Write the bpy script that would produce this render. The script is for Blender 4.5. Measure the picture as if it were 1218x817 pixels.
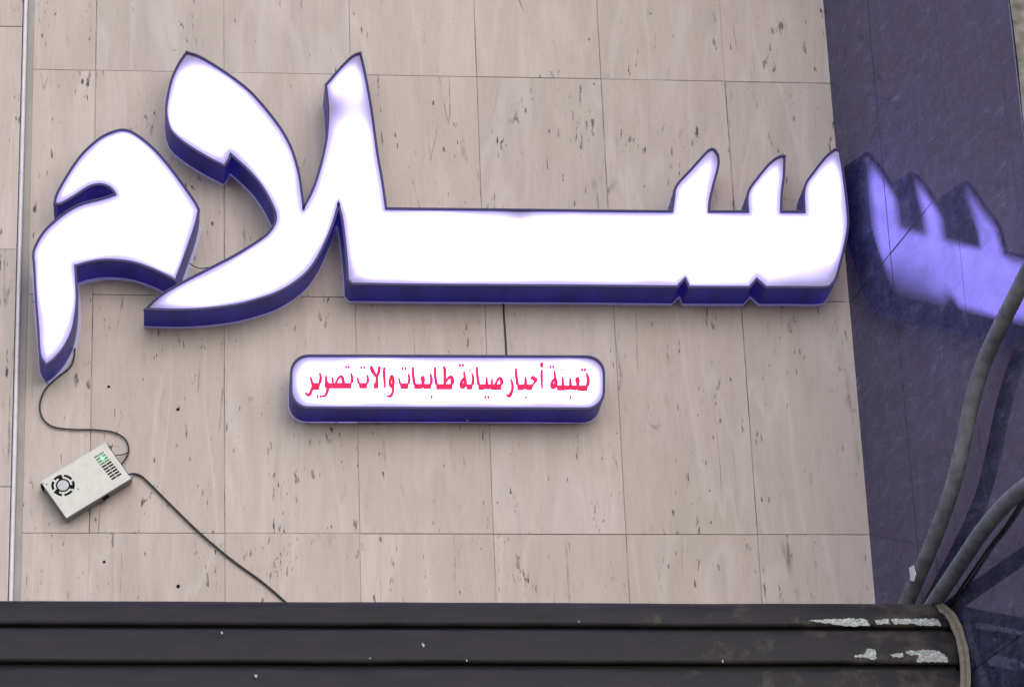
import bpy, bmesh, math, random
from mathutils import Vector, Matrix, noise
from mathutils.geometry import delaunay_2d_cdt

scene = bpy.context.scene
for o in list(bpy.data.objects):
    bpy.data.objects.remove(o)
COL = scene.collection
random.seed(7)

# ------------------------------------------------------------------ camera
ZO = 5.25                                    # height of the slab joint below the sign
CAM = Vector((0.14896, -9.34454, -3.59157 + ZO))
YAW, PITCH, ROLL, FPX = 0.120353, 0.421105, -0.040860, 4000.0
PW, PH = 1218.0, 817.0
_f = Vector((math.sin(YAW) * math.cos(PITCH), math.cos(YAW) * math.cos(PITCH), math.sin(PITCH)))
_r = Vector((math.cos(YAW), -math.sin(YAW), 0))
_u = _r.cross(_f)
RT = _r * math.cos(ROLL) + _u * math.sin(ROLL)
UP = _u * math.cos(ROLL) - _r * math.sin(ROLL)
FW = _f
cd = bpy.data.cameras.new('camera')
cam = bpy.data.objects.new('camera', cd)
COL.objects.link(cam)
cd.sensor_fit = 'HORIZONTAL'
cd.sensor_width = 36.0
cd.lens = FPX / PW * 36.0
cd.clip_end = 2000.0
cam.matrix_world = Matrix(((RT.x, UP.x, -FW.x, CAM.x), (RT.y, UP.y, -FW.y, CAM.y), (RT.z, UP.z, -FW.z, CAM.z), (0, 0, 0, 1)))
scene.camera = cam

# ------------------------------------------------------------------ sky, sun, exposure
SUN_EL, SUN_AZ = 32.0, 14.0                  # azimuth: degrees to the right of straight-on
world = bpy.data.worlds.new('World')
scene.world = world
world.use_nodes = True
wn = world.node_tree.nodes
wl = world.node_tree.links
bg = wn['Background']
sky = wn.new('ShaderNodeTexSky')
sky.sky_type = 'NISHITA'
sky.sun_disc = False
sky.sun_elevation = math.radians(SUN_EL)
sky.sun_rotation = math.radians(180.0 - SUN_AZ)
sky.air_density = 1.0
sky.dust_density = 1.0
wl.new(sky.outputs[0], bg.inputs[0])
bg.inputs[1].default_value = 0.12
sd = bpy.data.lights.new('sun', 'SUN')
sd.energy = 1.15
sd.angle = math.radians(90.0)
sd.color = (1.0, 0.96, 0.95)
sun = bpy.data.objects.new('sun', sd)
COL.objects.link(sun)
el, az = math.radians(SUN_EL), math.radians(SUN_AZ)
sun_dir = Vector((math.sin(az) * math.cos(el), -math.cos(az) * math.cos(el), math.sin(el)))
sun.rotation_euler = (-sun_dir).to_track_quat('-Z', 'Y').to_euler()
sun.location = (1, -6, 12)
scene.view_settings.view_transform = 'Standard'
scene.view_settings.look = 'None'
scene.view_settings.exposure = 0.70
scene.view_settings.gamma = 1.0
scene.view_settings.use_curve_mapping = False


# ------------------------------------------------------------------ geometry helpers
def ray(u, v):
    return FW + RT * ((u - PW / 2) / FPX) - UP * ((v - PH / 2) / FPX)


def at_y(u, v, y):
    """photo pixel -> point on the vertical plane Y = y (parallel to the wall)"""
    d = ray(u, v)
    return CAM + d * ((y - CAM.y) / d.y)


GA = math.radians(13.0)                      # the granite return opens 13 degrees past square
GM = Vector((math.sin(GA), -math.cos(GA), 0))
GN = Vector((-math.cos(GA), -math.sin(GA), 0))   # out of the granite, towards the shop
GP = Vector((2.343, 0, 0))


def at_granite(u, v, off=0.0):
    d = ray(u, v)
    p = GP + GN * off
    return CAM + d * ((p - CAM).dot(GN) / d.dot(GN))


def link(name, me, mat=None, parent=None):
    o = bpy.data.objects.new(name, me)
    COL.objects.link(o)
    if mat is not None and me is not None and not me.materials:
        me.materials.append(mat)
    if parent is not None:
        o.parent = parent
    return o


def thing(name, label, cat, group=None, loc=(0, 0, 0)):
    o = bpy.data.objects.new(name, None)
    o.empty_display_size = 0.05
    COL.objects.link(o)
    o.location = loc
    o['label'] = label
    o['category'] = cat
    if group:
        o['group'] = group
    return o


def tag(o, label, cat, group=None):
    o['label'] = label
    o['category'] = cat
    if group:
        o['group'] = group
    return o


def pyd(name, verts, faces, mat, parent=None, smooth=False, origin=None):
    """mesh object from world-space vertices; parent is an Empty placed by translation only"""
    off = Vector((0, 0, 0)) if parent is None else parent_loc(parent)
    if origin is None:
        c = Vector((0, 0, 0))
        for v in verts:
            c += Vector(v)
        origin = c / max(1, len(verts))
    me = bpy.data.meshes.new(name)
    me.from_pydata([tuple(Vector(v) - origin) for v in verts], [], faces)
    me.update()
    if smooth:
        for p in me.polygons:
            p.use_smooth = True
    o = link(name, me, mat, parent)
    o.location = origin - off
    return o


def parent_loc(p):
    l = Vector(p.location)
    if p.parent is not None:
        l = l + parent_loc(p.parent)
    return l


def box_geo(x0, x1, y0, y1, z0, z1, bev=0.0, frame=None):
    bm = bmesh.new()
    bmesh.ops.create_cube(bm, size=1.0)
    for v in bm.verts:
        v.co = Vector(((x0 + x1) / 2 + v.co.x * (x1 - x0), (y0 + y1) / 2 + v.co.y * (y1 - y0), (z0 + z1) / 2 + v.co.z * (z1 - z0)))
    if bev > 0:
        bmesh.ops.bevel(bm, geom=list(bm.edges), offset=bev, segments=1, affect='EDGES')
    bm.normal_update()
    vs = [v.co.copy() for v in bm.verts]
    if frame:
        vs = [frame @ v for v in vs]
    bm.verts.index_update()
    fs = [[v.index for v in f.verts] for f in bm.faces]
    bm.free()
    return vs, fs


def box(name, x0, x1, y0, y1, z0, z1, mat, parent=None, bev=0.0, frame=None):
    vs, fs = box_geo(x0, x1, y0, y1, z0, z1, bev, frame)
    return pyd(name, vs, fs, mat, parent)


def catmull(pts, step, closed=False):
    n = len(pts)
    out = []
    rng = range(n) if closed else range(n - 1)
    for i in rng:
        p1, p2 = pts[i], pts[(i + 1) % n]
        p0 = pts[(i - 1) % n] if (closed or i > 0) else p1 * 2 - p2
        p3 = pts[(i + 2) % n] if (closed or i + 2 < n) else p2 * 2 - p1
        k = max(1, int(math.ceil((p2 - p1).length / step)))
        for j in range(k):
            t = j / k
            out.append(0.5 * ((2 * p1) + (p2 - p0) * t + (2 * p0 - 5 * p1 + 4 * p2 - p3) * t * t + (3 * p1 - p0 - 3 * p2 + p3) * t ** 3))
    if not closed:
        out.append(pts[-1].copy())
    return out


def tube(name, pts, r, mat, parent=None, seg=8, step=0.02, ribs=None):
    path = catmull([Vector(p) for p in pts], step)
    verts, faces = [], []
    t0 = (path[1] - path[0]).normalized()
    nrm = t0.orthogonal().normalized()
    for i, p in enumerate(path):
        a = path[max(0, i - 1)]
        b = path[min(len(path) - 1, i + 1)]
        t = (b - a).normalized()
        nrm = (nrm - t * nrm.dot(t)).normalized()
        bn = t.cross(nrm)
        rr = r if ribs is None else r * (1 + ribs * (1 if i % 2 else -1))
        for k in range(seg):
            an = 2 * math.pi * k / seg
            verts.append(p + (nrm * math.cos(an) + bn * math.sin(an)) * rr)
    for i in range(len(path) - 1):
        for k in range(seg):
            a = i * seg + k
            b = i * seg + (k + 1) % seg
            faces.append((a, b, b + seg, a + seg))
    faces.append(tuple(range(seg))[::-1])
    faces.append(tuple((len(path) - 1) * seg + k for k in range(seg)))
    return pyd(name, verts, faces, mat, parent, smooth=True)


# ------------------------------------------------------------------ material helpers
def new_mat(name):
    m = bpy.data.materials.new(name)
    m.use_nodes = True
    nt = m.node_tree
    return m, nt.nodes, nt.links, nt.nodes['Principled BSDF']


def ramp(nodes, stops, interp='LINEAR'):
    r = nodes.new('ShaderNodeValToRGB')
    r.color_ramp.interpolation = interp
    e = r.color_ramp.elements
    while len(e) < len(stops):
        e.new(0.5)
    for i, (p, c) in enumerate(stops):
        e[i].position = p
        e[i].color = (c, c, c, 1) if isinstance(c, (int, float)) else (*c, 1)
    return r


def math_node(nodes, links, op, a, b=None, clamp=False):
    n = nodes.new('ShaderNodeMath')
    n.operation = op
    n.use_clamp = clamp
    for i, x in enumerate((a, b)):
        if x is None:
            continue
        if isinstance(x, (int, float)):
            n.inputs[i].default_value = x
        else:
            links.new(x, n.inputs[i])
    return n.outputs[0]


def mix_col(nodes, links, fac, a, b, mode='MIX'):
    n = nodes.new('ShaderNodeMix')
    n.data_type = 'RGBA'
    n.blend_type = mode
    for s, x in ((n.inputs[0], fac), (n.inputs[6], a), (n.inputs[7], b)):
        if isinstance(x, (int, float)):
            s.default_value = x
        elif isinstance(x, tuple):
            s.default_value = (*x, 1)
        else:
            links.new(x, s)
    return n.outputs[2]


def coords(nodes, links, scale=(1, 1, 1), world_space=False, per_object=0.0):
    if world_space:
        g = nodes.new('ShaderNodeNewGeometry')
        src = g.outputs['Position']
    else:
        g = nodes.new('ShaderNodeTexCoord')
        src = g.outputs['Object']
    mp = nodes.new('ShaderNodeMapping')
    mp.inputs['Scale'].default_value = scale
    if per_object:
        oi = nodes.new('ShaderNodeObjectInfo')
        sc = nodes.new('ShaderNodeVectorMath')
        sc.operation = 'SCALE'
        sc.inputs[0].default_value = (per_object, per_object * 0.37, per_object * 1.7)
        links.new(oi.outputs['Random'], sc.inputs['Scale'])
        ad = nodes.new('ShaderNodeVectorMath')
        ad.operation = 'ADD'
        links.new(src, ad.inputs[0])
        links.new(sc.outputs[0], ad.inputs[1])
        src = ad.outputs[0]
    links.new(src, mp.inputs[0])
    return mp.outputs[0]


def noise_node(nodes, links, vec, scale, detail=4.0, rough=0.55, dist=0.0):
    n = nodes.new('ShaderNodeTexNoise')
    n.inputs['Scale'].default_value = scale
    n.inputs['Detail'].default_value = detail
    n.inputs['Roughness'].default_value = rough
    n.inputs['Distortion'].default_value = dist
    links.new(vec, n.inputs['Vector'])
    return n.outputs['Fac']


def travertine():
    m, N, L, B = new_mat('travertine')
    v1 = coords(N, L, (1, 1, 1), per_object=37.0)
    vv = coords(N, L, (1, 1, 0.16), per_object=37.0)     # veins run upright
    vp = coords(N, L, (1, 1, 0.30), per_object=37.0)     # pits are upright dashes
    veins = noise_node(N, L, vv, 16.0, 6.0, 0.62, 0.6)
    cloud = noise_node(N, L, v1, 3.2, 3.0, 0.5)
    fine = noise_node(N, L, vv, 120.0, 3.0, 0.6)
    c = mix_col(N, L, ramp_out(N, L, veins, [(0.30, 0.0), (0.72, 1.0)]), (0.462, 0.382, 0.340), (0.564, 0.476, 0.428))
    c = mix_col(N, L, math_node(N, L, 'MULTIPLY', ramp_out(N, L, cloud, [(0.38, 0.0), (0.68, 1.0)]), 0.45), c, (0.465, 0.40, 0.345))
    c = mix_col(N, L, math_node(N, L, 'MULTIPLY', ramp_out(N, L, fine, [(0.35, 1.0), (0.6, 0.0)]), 0.16), c, (0.33, 0.28, 0.24))
    # every slab comes from another block
    oi = N.new('ShaderNodeObjectInfo')
    tint = ramp_out(N, L, oi.outputs['Random'], [(0.0, (0.94, 0.94, 0.95)), (0.5, (1.0, 0.985, 0.97)), (1.0, (1.04, 1.04, 1.05))], col=True)
    c = mix_col(N, L, 1.0, c, tint, 'MULTIPLY')
    # pits: short upright dashes strung along wandering vein lines, and a few loose ones
    def contour(scale, zs, seed, width, dist=0.8):
        f = noise_node(N, L, coords(N, L, (1, 1, zs), per_object=seed), scale, 2.0, 0.5, dist)
        return ramp_out(N, L, math_node(N, L, 'ABSOLUTE', math_node(N, L, 'SUBTRACT', f, 0.5)), [(0.0, 1.0), (width, 0.0)])
    line = contour(7.5, 0.16, 37.0, 0.035)
    line2 = contour(5.0, 0.20, 83.0, 0.022)
    pale = contour(6.0, 0.15, 29.0, 0.05)
    c = mix_col(N, L, math_node(N, L, 'MULTIPLY', pale, 0.30), c, (0.625, 0.555, 0.52))
    lines = math_node(N, L, 'MAXIMUM', line, line2)
    some = ramp_out(N, L, noise_node(N, L, coords(N, L, (1, 1, 0.6), per_object=61.0), 8.0, 2.0, 0.5), [(0.44, 0.0), (0.62, 1.0)])
    gate = math_node(N, L, 'MULTIPLY', lines, some)
    p1 = noise_node(N, L, coords(N, L, (1, 1, 0.26), per_object=37.0), 95.0, 2.0, 0.5, 0.4)
    pit1 = ramp_out(N, L, math_node(N, L, 'ADD', p1, math_node(N, L, 'MULTIPLY', gate, 0.175)), [(0.715, 0.0), (0.765, 1.0)])
    p2 = noise_node(N, L, coords(N, L, (1, 1, 0.45), per_object=19.0), 150.0, 2.0, 0.55, 0.3)
    pit2 = ramp_out(N, L, math_node(N, L, 'ADD', p2, math_node(N, L, 'MULTIPLY', gate, 0.10)), [(0.715, 0.0), (0.78, 1.0)])
    clump = ramp_out(N, L, noise_node(N, L, coords(N, L, (1, 1, 0.55), per_object=43.0), 5.5, 2.0, 0.5), [(0.46, 0.0), (0.66, 1.0)])
    p3 = noise_node(N, L, coords(N, L, (1, 1, 0.35), per_object=53.0), 60.0, 3.0, 0.6, 0.7)
    pit3 = ramp_out(N, L, math_node(N, L, 'ADD', p3, math_node(N, L, 'MULTIPLY', clump, 0.09)), [(0.785, 0.0), (0.815, 1.0)])
    hair = math_node(N, L, 'MULTIPLY', contour(4.2, 0.07, 91.0, 0.0045, 1.2), ramp_out(N, L, noise_node(N, L, coords(N, L, (1, 1, 0.35), per_object=17.0), 9.0, 2.0, 0.5), [(0.54, 0.0), (0.62, 0.75)]))
    smear = math_node(N, L, 'MULTIPLY', ramp_out(N, L, noise_node(N, L, coords(N, L, (1, 1, 0.22), per_object=71.0), 34.0, 4.0, 0.65, 0.5), [(0.62, 0.0), (0.74, 1.0)]), 0.30)
    pits = math_node(N, L, 'MAXIMUM', math_node(N, L, 'MAXIMUM', pit1, math_node(N, L, 'MULTIPLY', pit2, 0.45)), pit3)
    pits = math_node(N, L, 'MAXIMUM', math_node(N, L, 'MAXIMUM', pits, hair), smear)
    # depth differs from pit to pit
    pits = math_node(N, L, 'MULTIPLY', pits, ramp_out(N, L, noise_node(N, L, v1, 26.0, 2.0, 0.5), [(0.36, 0.20), (0.62, 1.0)]))
    c = mix_col(N, L, math_node(N, L, 'MULTIPLY', pits, 0.92), c, (0.060, 0.046, 0.040))
    L.new(c, B.inputs['Base Color'])
    B.inputs['Roughness'].default_value = 0.62
    B.inputs['Specular IOR Level'].default_value = 0.3
    h = math_node(N, L, 'SUBTRACT', math_node(N, L, 'MULTIPLY', veins, 0.12), pits)
    bp = N.new('ShaderNodeBump')
    bp.inputs['Strength'].default_value = 0.5
    bp.inputs['Distance'].default_value = 0.003
    L.new(h, bp.inputs['Height'])
    L.new(bp.outputs[0], B.inputs['Normal'])
    return m


def ramp_out(N, L, src, stops, col=False):
    r = ramp(N, stops)
    L.new(src, r.inputs[0])
    return r.outputs[0]


def plain(name, col, rough=0.5, metal=0.0, var=0.15, scale=40.0, spec=0.5, stretch=(1, 1, 1), bump=0.0):
    m, N, L, B = new_mat(name)
    v = coords(N, L, stretch)
    n = noise_node(N, L, v, scale, 5.0, 0.6)
    dark = tuple(x * (1 - var) for x in col)
    lite = tuple(min(1, x * (1 + var)) for x in col)
    L.new(mix_col(N, L, ramp_out(N, L, n, [(0.3, 0.0), (0.7, 1.0)]), dark, lite), B.inputs['Base Color'])
    L.new(ramp_out(N, L, n, [(0.3, max(0.02, rough - 0.08)), (0.7, min(1, rough + 0.08))]), B.inputs['Roughness'])
    B.inputs['Metallic'].default_value = metal
    B.inputs['Specular IOR Level'].default_value = spec
    if bump:
        bp = N.new('ShaderNodeBump')
        bp.inputs['Strength'].default_value = 0.4
        bp.inputs['Distance'].default_value = bump
        L.new(n, bp.inputs['Height'])
        L.new(bp.outputs[0], B.inputs['Normal'])
    return m


def granite():
    m, N, L, B = new_mat('dark_granite')
    # the grain is drawn out along the slab (sawn with the bed)
    sp = noise_node(N, L, coords(N, L, (0.35, 0.35, 1), world_space=True), 170.0, 3.0, 0.6)
    cl = noise_node(N, L, coords(N, L, (0.32, 0.32, 0.8), world_space=True), 26.0, 8.0, 0.75, 0.5)
    st = noise_node(N, L, coords(N, L, (0.5, 0.5, 0.13), world_space=True), 32.0, 5.0, 0.7, 0.6)
    c = mix_col(N, L, ramp_out(N, L, sp, [(0.36, 0.0), (0.70, 1.0)]), (0.012, 0.013, 0.026), (0.055, 0.056, 0.105))
    dust = math_node(N, L, 'MULTIPLY', ramp_out(N, L, cl, [(0.40, 0.0), (0.66, 1.0)]), ramp_out(N, L, st, [(0.36, 0.20), (0.62, 1.0)]))
    c = mix_col(N, L, math_node(N, L, 'MULTIPLY', dust, 0.60), c, (0.15, 0.14, 0.25))
    sc = noise_node(N, L, coords(N, L, (0.30, 0.30, 0.7), world_space=True), 62.0, 3.0, 0.6, 0.6)
    scm = math_node(N, L, 'MULTIPLY', ramp_out(N, L, sc, [(0.575, 0.0), (0.72, 1.0)]), ramp_out(N, L, cl, [(0.42, 0.0), (0.60, 1.0)]))
    c = mix_col(N, L, math_node(N, L, 'MULTIPLY', scm, 0.45), c, (0.30, 0.29, 0.40))
    L.new(c, B.inputs['Base Color'])
    B.inputs['Roughness'].default_value = 0.6
    B.inputs['Specular IOR Level'].default_value = 0.15
    # blue-violet polish: mirror lobe over the stone
    gl = N.new('ShaderNodeBsdfGlossy')
    gl.inputs['Color'].default_value = (0.66, 0.61, 1.0, 1)
    L.new(math_node(N, L, 'ADD', ramp_out(N, L, st, [(0.42, 0.014), (0.72, 0.07)]), math_node(N, L, 'MULTIPLY', scm, 0.10)), gl.inputs['Roughness'])
    fr = N.new('ShaderNodeFresnel')
    fr.inputs['IOR'].default_value = 1.85
    k = math_node(N, L, 'MULTIPLY', fr.outputs[0], ramp_out(N, L, dust, [(0.0, 1.0), (1.0, 0.55)]))
    mx = N.new('ShaderNodeMixShader')
    L.new(k, mx.inputs[0])
    L.new(B.outputs[0], mx.inputs[1])
    L.new(gl.outputs[0], mx.inputs[2])
    L.new(mx.outputs[0], N['Material Output'].inputs[0])
    return m


def shutter_paint():
    m, N, L, B = new_mat('weathered_shutter_paint')
    v = coords(N, L, (1, 1, 1), world_space=True)
    vx = coords(N, L, (0.25, 1, 1), world_space=True)
    n1 = noise_node(N, L, vx, 22.0, 5.0, 0.6)
    n2 = noise_node(N, L, v, 11.0, 6.0, 0.68, 0.2)
    n3 = noise_node(N, L, v, 230.0, 2.0, 0.6)
    c = mix_col(N, L, ramp_out(N, L, n1, [(0.3, 0.0), (0.7, 1.0)]), (0.011, 0.0095, 0.011), (0.030, 0.026, 0.029))
    # the coat has worn through to brown primer towards the granite end
    g = N.new('ShaderNodeNewGeometry')
    sx = N.new('ShaderNodeSeparateXYZ')
    L.new(g.outputs['Position'], sx.inputs[0])
    mr = N.new('ShaderNodeMapRange')
    mr.inputs[1].default_value = 1.3
    mr.inputs[2].default_value = 2.5
    mr.inputs[3].default_value = -0.10
    mr.inputs[4].default_value = 0.13
    L.new(sx.outputs[0], mr.inputs[0])
    wear = ramp_out(N, L, math_node(N, L, 'ADD', n2, mr.outputs[0]), [(0.56, 0.0), (0.68, 1.0)])
    c = mix_col(N, L, math_node(N, L, 'MULTIPLY', wear, 0.55), c, (0.085, 0.068, 0.052))
    c = mix_col(N, L, math_node(N, L, 'MULTIPLY', ramp_out(N, L, n3, [(0.55, 0.0), (0.75, 1.0)]), 0.25), c, (0.07, 0.065, 0.065))
    L.new(c, B.inputs['Base Color'])
    L.new(ramp_out(N, L, n1, [(0.3, 0.45), (0.7, 0.65)]), B.inputs['Roughness'])
    B.inputs['Specular IOR Level'].default_value = 0.2
    bp = N.new('ShaderNodeBump')
    bp.inputs['Strength'].default_value = 0.25
    bp.inputs['Distance'].default_value = 0.002
    L.new(n2, bp.inputs['Height'])
    L.new(bp.outputs[0], B.inputs['Normal'])
    return m


def acrylic_face(strength):
    """backlit opal acrylic; 'glow' is how much of the LED light reaches each point of the panel"""
    m, N, L, B = new_mat('opal_acrylic_lit')
    a = N.new('ShaderNodeAttribute')
    a.attribute_name = 'glow'
    B.inputs['Base Color'].default_value = (0.20, 0.16, 0.30, 1)
    B.inputs['Roughness'].default_value = 0.25
    n = noise_node(N, L, coords(N, L), 9.0, 2.0, 0.5)
    s = math_node(N, L, 'MULTIPLY', a.outputs['Fac'], ramp_out(N, L, n, [(0.3, 0.85), (0.7, 1.0)]))
    L.new(math_node(N, L, 'MULTIPLY', s, strength), B.inputs['Emission Strength'])
    B.inputs['Emission Color'].default_value = (0.43, 0.385, 1.0, 1)
    return m


def glow_mat(name, base, emis, strength, rough=0.4):
    m, N, L, B = new_mat(name)
    B.inputs['Base Color'].default_value = (*base, 1)
    B.inputs['Emission Color'].default_value = (*emis, 1)
    n = noise_node(N, L, coords(N, L), 60.0, 2.0, 0.5)
    L.new(ramp_out(N, L, n, [(0.3, strength * 0.9), (0.7, strength * 1.1)]), B.inputs['Emission Strength'])
    B.inputs['Roughness'].default_value = rough
    return m


M = {}
M['trav'] = travertine()
def joint_mortar():
    m, N, L, B = new_mat('joint_mortar')
    n = noise_node(N, L, coords(N, L, (1, 1, 1), world_space=True), 5.0, 5.0, 0.7)
    L.new(mix_col(N, L, ramp_out(N, L, n, [(0.42, 0.0), (0.60, 1.0)]), (0.40, 0.355, 0.335), (0.10, 0.08, 0.07)), B.inputs['Base Color'])
    B.inputs['Roughness'].default_value = 0.9
    return m


M['mortar'] = joint_mortar()
M['granite'] = granite()
M['granite_joint'] = plain('granite_joint', (0.006, 0.006, 0.008), 0.9)
M['rough_stone'] = plain('rough_stone', (0.20, 0.175, 0.15), 0.85, var=0.55, scale=22.0, bump=0.01)
M['shutter'] = shutter_paint()
M['shutter_gap'] = plain('shutter_gap', (0.012, 0.011, 0.013), 0.8)
M['strap'] = plain('worn_strap', (0.20, 0.165, 0.125), 0.6, var=0.3, scale=60.0, bump=0.001)
M['flake'] = plain('bare_white_primer', (0.36, 0.37, 0.35), 0.8, var=0.6, scale=130.0, bump=0.001)
M['face'] = acrylic_face(3.8)
def navy_return():
    m, N, L, B = new_mat('navy_acrylic_return')
    v = coords(N, L, (1, 0.4, 1))
    n = noise_node(N, L, v, 14.0, 5.0, 0.65)
    n2 = noise_node(N, L, coords(N, L), 130.0, 3.0, 0.6)
    c = mix_col(N, L, ramp_out(N, L, n, [(0.35, 0.0), (0.68, 1.0)]), (0.008, 0.009, 0.034), (0.016, 0.019, 0.062))
    c = mix_col(N, L, math_node(N, L, 'MULTIPLY', ramp_out(N, L, n2, [(0.55, 0.0), (0.72, 1.0)]), 0.4), c, (0.045, 0.045, 0.09))
    L.new(c, B.inputs['Base Color'])
    B.inputs['Roughness'].default_value = 0.4
    B.inputs['Specular IOR Level'].default_value = 0.35
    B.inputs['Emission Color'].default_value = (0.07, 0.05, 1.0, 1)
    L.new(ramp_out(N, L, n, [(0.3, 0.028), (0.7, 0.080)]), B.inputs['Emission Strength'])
    return m


M['can'] = navy_return()
M['rim'] = glow_mat('indigo_trim', (0.018, 0.016, 0.045), (0.20, 0.12, 1.0), 0.03, 0.6)
M['pvc'] = plain('white_pvc_board', (0.66, 0.64, 0.68), 0.5, var=0.05)
M['back'] = glow_mat('back_board_added_glow', (0.42, 0.40, 0.48), (0.50, 0.42, 1.0), 0.09)  # faint violet glow added so the boards tint the wall round the letters
M['red'] = glow_mat('red_translucent_vinyl', (0.15, 0.003, 0.02), (0.95, 0.020, 0.11), 0.50, 0.9)
M['cover'] = plain('cream_sheet_metal', (0.60, 0.575, 0.52), 0.45, var=0.09, scale=30.0)
M['steel'] = plain('galvanised_steel', (0.27, 0.26, 0.28), 0.5, metal=0.2, var=0.25, scale=70.0)
M['black'] = plain('black_plastic', (0.008, 0.008, 0.009), 0.7, var=0.3, spec=0.1)
M['hub'] = plain('fan_hub_label', (0.48, 0.47, 0.50), 0.4, var=0.2, scale=150.0)
M['led'] = glow_mat('green_led', (0.1, 0.8, 0.2), (0.12, 1.0, 0.25), 2.2)
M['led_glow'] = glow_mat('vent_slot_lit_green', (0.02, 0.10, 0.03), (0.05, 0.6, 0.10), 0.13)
M['wire'] = plain('black_wire', (0.022, 0.018, 0.018), 0.5, var=0.3)
M['conduit'] = plain('grey_corrugated_conduit', (0.20, 0.197, 0.21), 0.7, var=0.4, scale=28.0)
M['tape'] = plain('white_tape', (0.75, 0.74, 0.72), 0.6, var=0.08)
M['trim'] = plain('pale_corner_bead', (0.66, 0.62, 0.64), 0.3, var=0.08, scale=25.0)
M['shade_band'] = plain('grey_painted_shade', (0.33, 0.30, 0.28), 0.7, var=0.15, scale=25.0, stretch=(1, 1, 0.3))
M['asphalt'] = plain('street_asphalt', (0.055, 0.053, 0.05), 0.9, var=0.3, scale=18.0)
M['pave'] = plain('pavement', (0.24, 0.22, 0.20), 0.85, var=0.2, scale=9.0)

# ------------------------------------------------------------------ ground
g = box('ground', -600, 600, -700, 500, -0.5, 0.0, M['asphalt'])
g['kind'] = 'structure'
g = box('pavement', -30, 30, -3.2, 8, 0.004, 0.13, M['pave'], bev=0.01)
g['kind'] = 'structure'

# ------------------------------------------------------------------ travertine wall
H = 0.77563
EDGE = 2.343
XL = at_y(22, 717, 0).x                      # where the left pilaster meets the wall
wall = thing('stone_wall', 'beige travertine slab wall with upright pits behind the lit sign', 'wall', loc=(1.05, 0, 0.13))
box('backing', -0.9, EDGE + 0.25, 0.0016, 0.30, 0.0, 9.2, M['mortar'], wall)
rows = [ZO + H * k for k in range(-3, 5)]
cols = [XL - 0.05] + [0.40 * k for k in range(6)] + [EDGE + 0.015]
for r in range(len(rows) - 1):
    for c in range(len(cols) - 1):
        gx = 0.0003 + random.random() ** 2 * 0.0018
        gz = 0.0003 + random.random() ** 2 * 0.0018
        dy = random.uniform(-0.0013, 0.0009)
        x0 = cols[c] + gx + random.uniform(-.0006, .0006)
        x1 = cols[c + 1] - gx + random.uniform(-.0006, .0006)
        box('stone_slab', x0, x1, dy, 0.0042, rows[r] + gz, rows[r + 1] - gz, M['trav'], wall, bev=0.0009)
for (u, v, rr) in ((211.5, 487, 0.0052), (212, 697, 0.0055), (129.5, 460, 0.0045), (124, 668, 0.0045)):
    p = at_y(u, v, 0)
    vs = [p + Vector((0, -0.0016, 0))] + [p + Vector((math.cos(t) * rr * random.uniform(.85, 1.1), -0.0014, math.sin(t) * rr * random.uniform(.85, 1.1))) for t in [k * math.pi / 6 for k in range(12)]]
    pyd('drill_hole', vs, [(0, 1 + (k + 1) % 12, 1 + k) for k in range(12)], M['black'], wall)

# ------------------------------------------------------------------ left pilaster: proud slabs, pale bead, grey strip painted as shade
LX = at_y(9.5, 700, -0.035).x
lp = thing('stone_pilaster', 'flat beige stone pilaster edged with a pale vertical bead', 'pilaster', loc=(LX - 0.3, 0, 0.13))
lrows = [ZO + H * 1.17 + H * k for k in range(-4, 4)]
for k in range(len(lrows) - 1):
    box('stone_slab', LX - 0.62, LX, -0.035, 0.0035, lrows[k] + 0.0012, lrows[k + 1] - 0.0012, M['trav'], lp, bev=0.001)
box('pilaster_backing', LX - 0.62, LX - 0.001, -0.0335, -0.001, lrows[0], lrows[-1], M['mortar'], lp)
vs, fs = [], []
nz = 2
za, zb = ZO - 2.0, ZO + 3.2
for iz in range(nz):
    z = za + (zb - za) * iz / (nz - 1)
    for k in range(9):
        t = math.pi * k / 8
        vs.append(Vector((LX + 0.0085 - 0.0065 * math.cos(t), -0.029 - 0.0085 * math.sin(t), z)))
for k in range(8):
    fs.append((k, k + 1, k + 10, k + 9))
vs += [Vector((LX + 0.002, 0.0035, za)), Vector((LX + 0.015, 0.0035, za)), Vector((LX + 0.002, 0.0035, zb)), Vector((LX + 0.015, 0.0035, zb))]
fs += [(18, 0, 9, 20), (8, 19, 21, 17)]
pyd('corner_bead', vs, fs, M['trim'], lp, smooth=True)
box('painted_shade_strip', LX + 0.0155, LX + 0.036, -0.0035, 0.003, za, zb, M['shade_band'], lp, bev=0.001)  # flat grey strip stands in for the contact shade beside the pilaster

# ------------------------------------------------------------------ granite return
gr = thing('granite_pilaster', 'dark polished granite pilaster mirroring the lit sign', 'pilaster', loc=(2.9, -0.6, 0.13))
FR = Matrix(((GM.x, -GN.x, 0, GP.x), (GM.y, -GN.y, 0, GP.y), (0, 0, 1, 0), (0, 0, 0, 1)))   # x along the face, y into the stone
GE = 1.19
js = [-0.05, 0.310, 0.752, GE]
zs = [ZO - 2.9, ZO - 0.62, ZO + 2.3, ZO + 4.0]
for k in range(len(zs) - 1):
    for i in range(3):
        box('granite_slab', js[i] + 0.0010, js[i + 1] - 0.0010, 0.0 + (0.0006 if i == 1 else 0), 0.03, zs[k] + 0.001, zs[k + 1] - 0.001, M['granite'], gr, bev=0.0006, frame=FR)
box('joint_backing', -0.049, GE - 0.002, 0.0302, 0.06, ZO - 2.9, ZO + 4.0, M['granite_joint'], gr, frame=FR)
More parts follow.
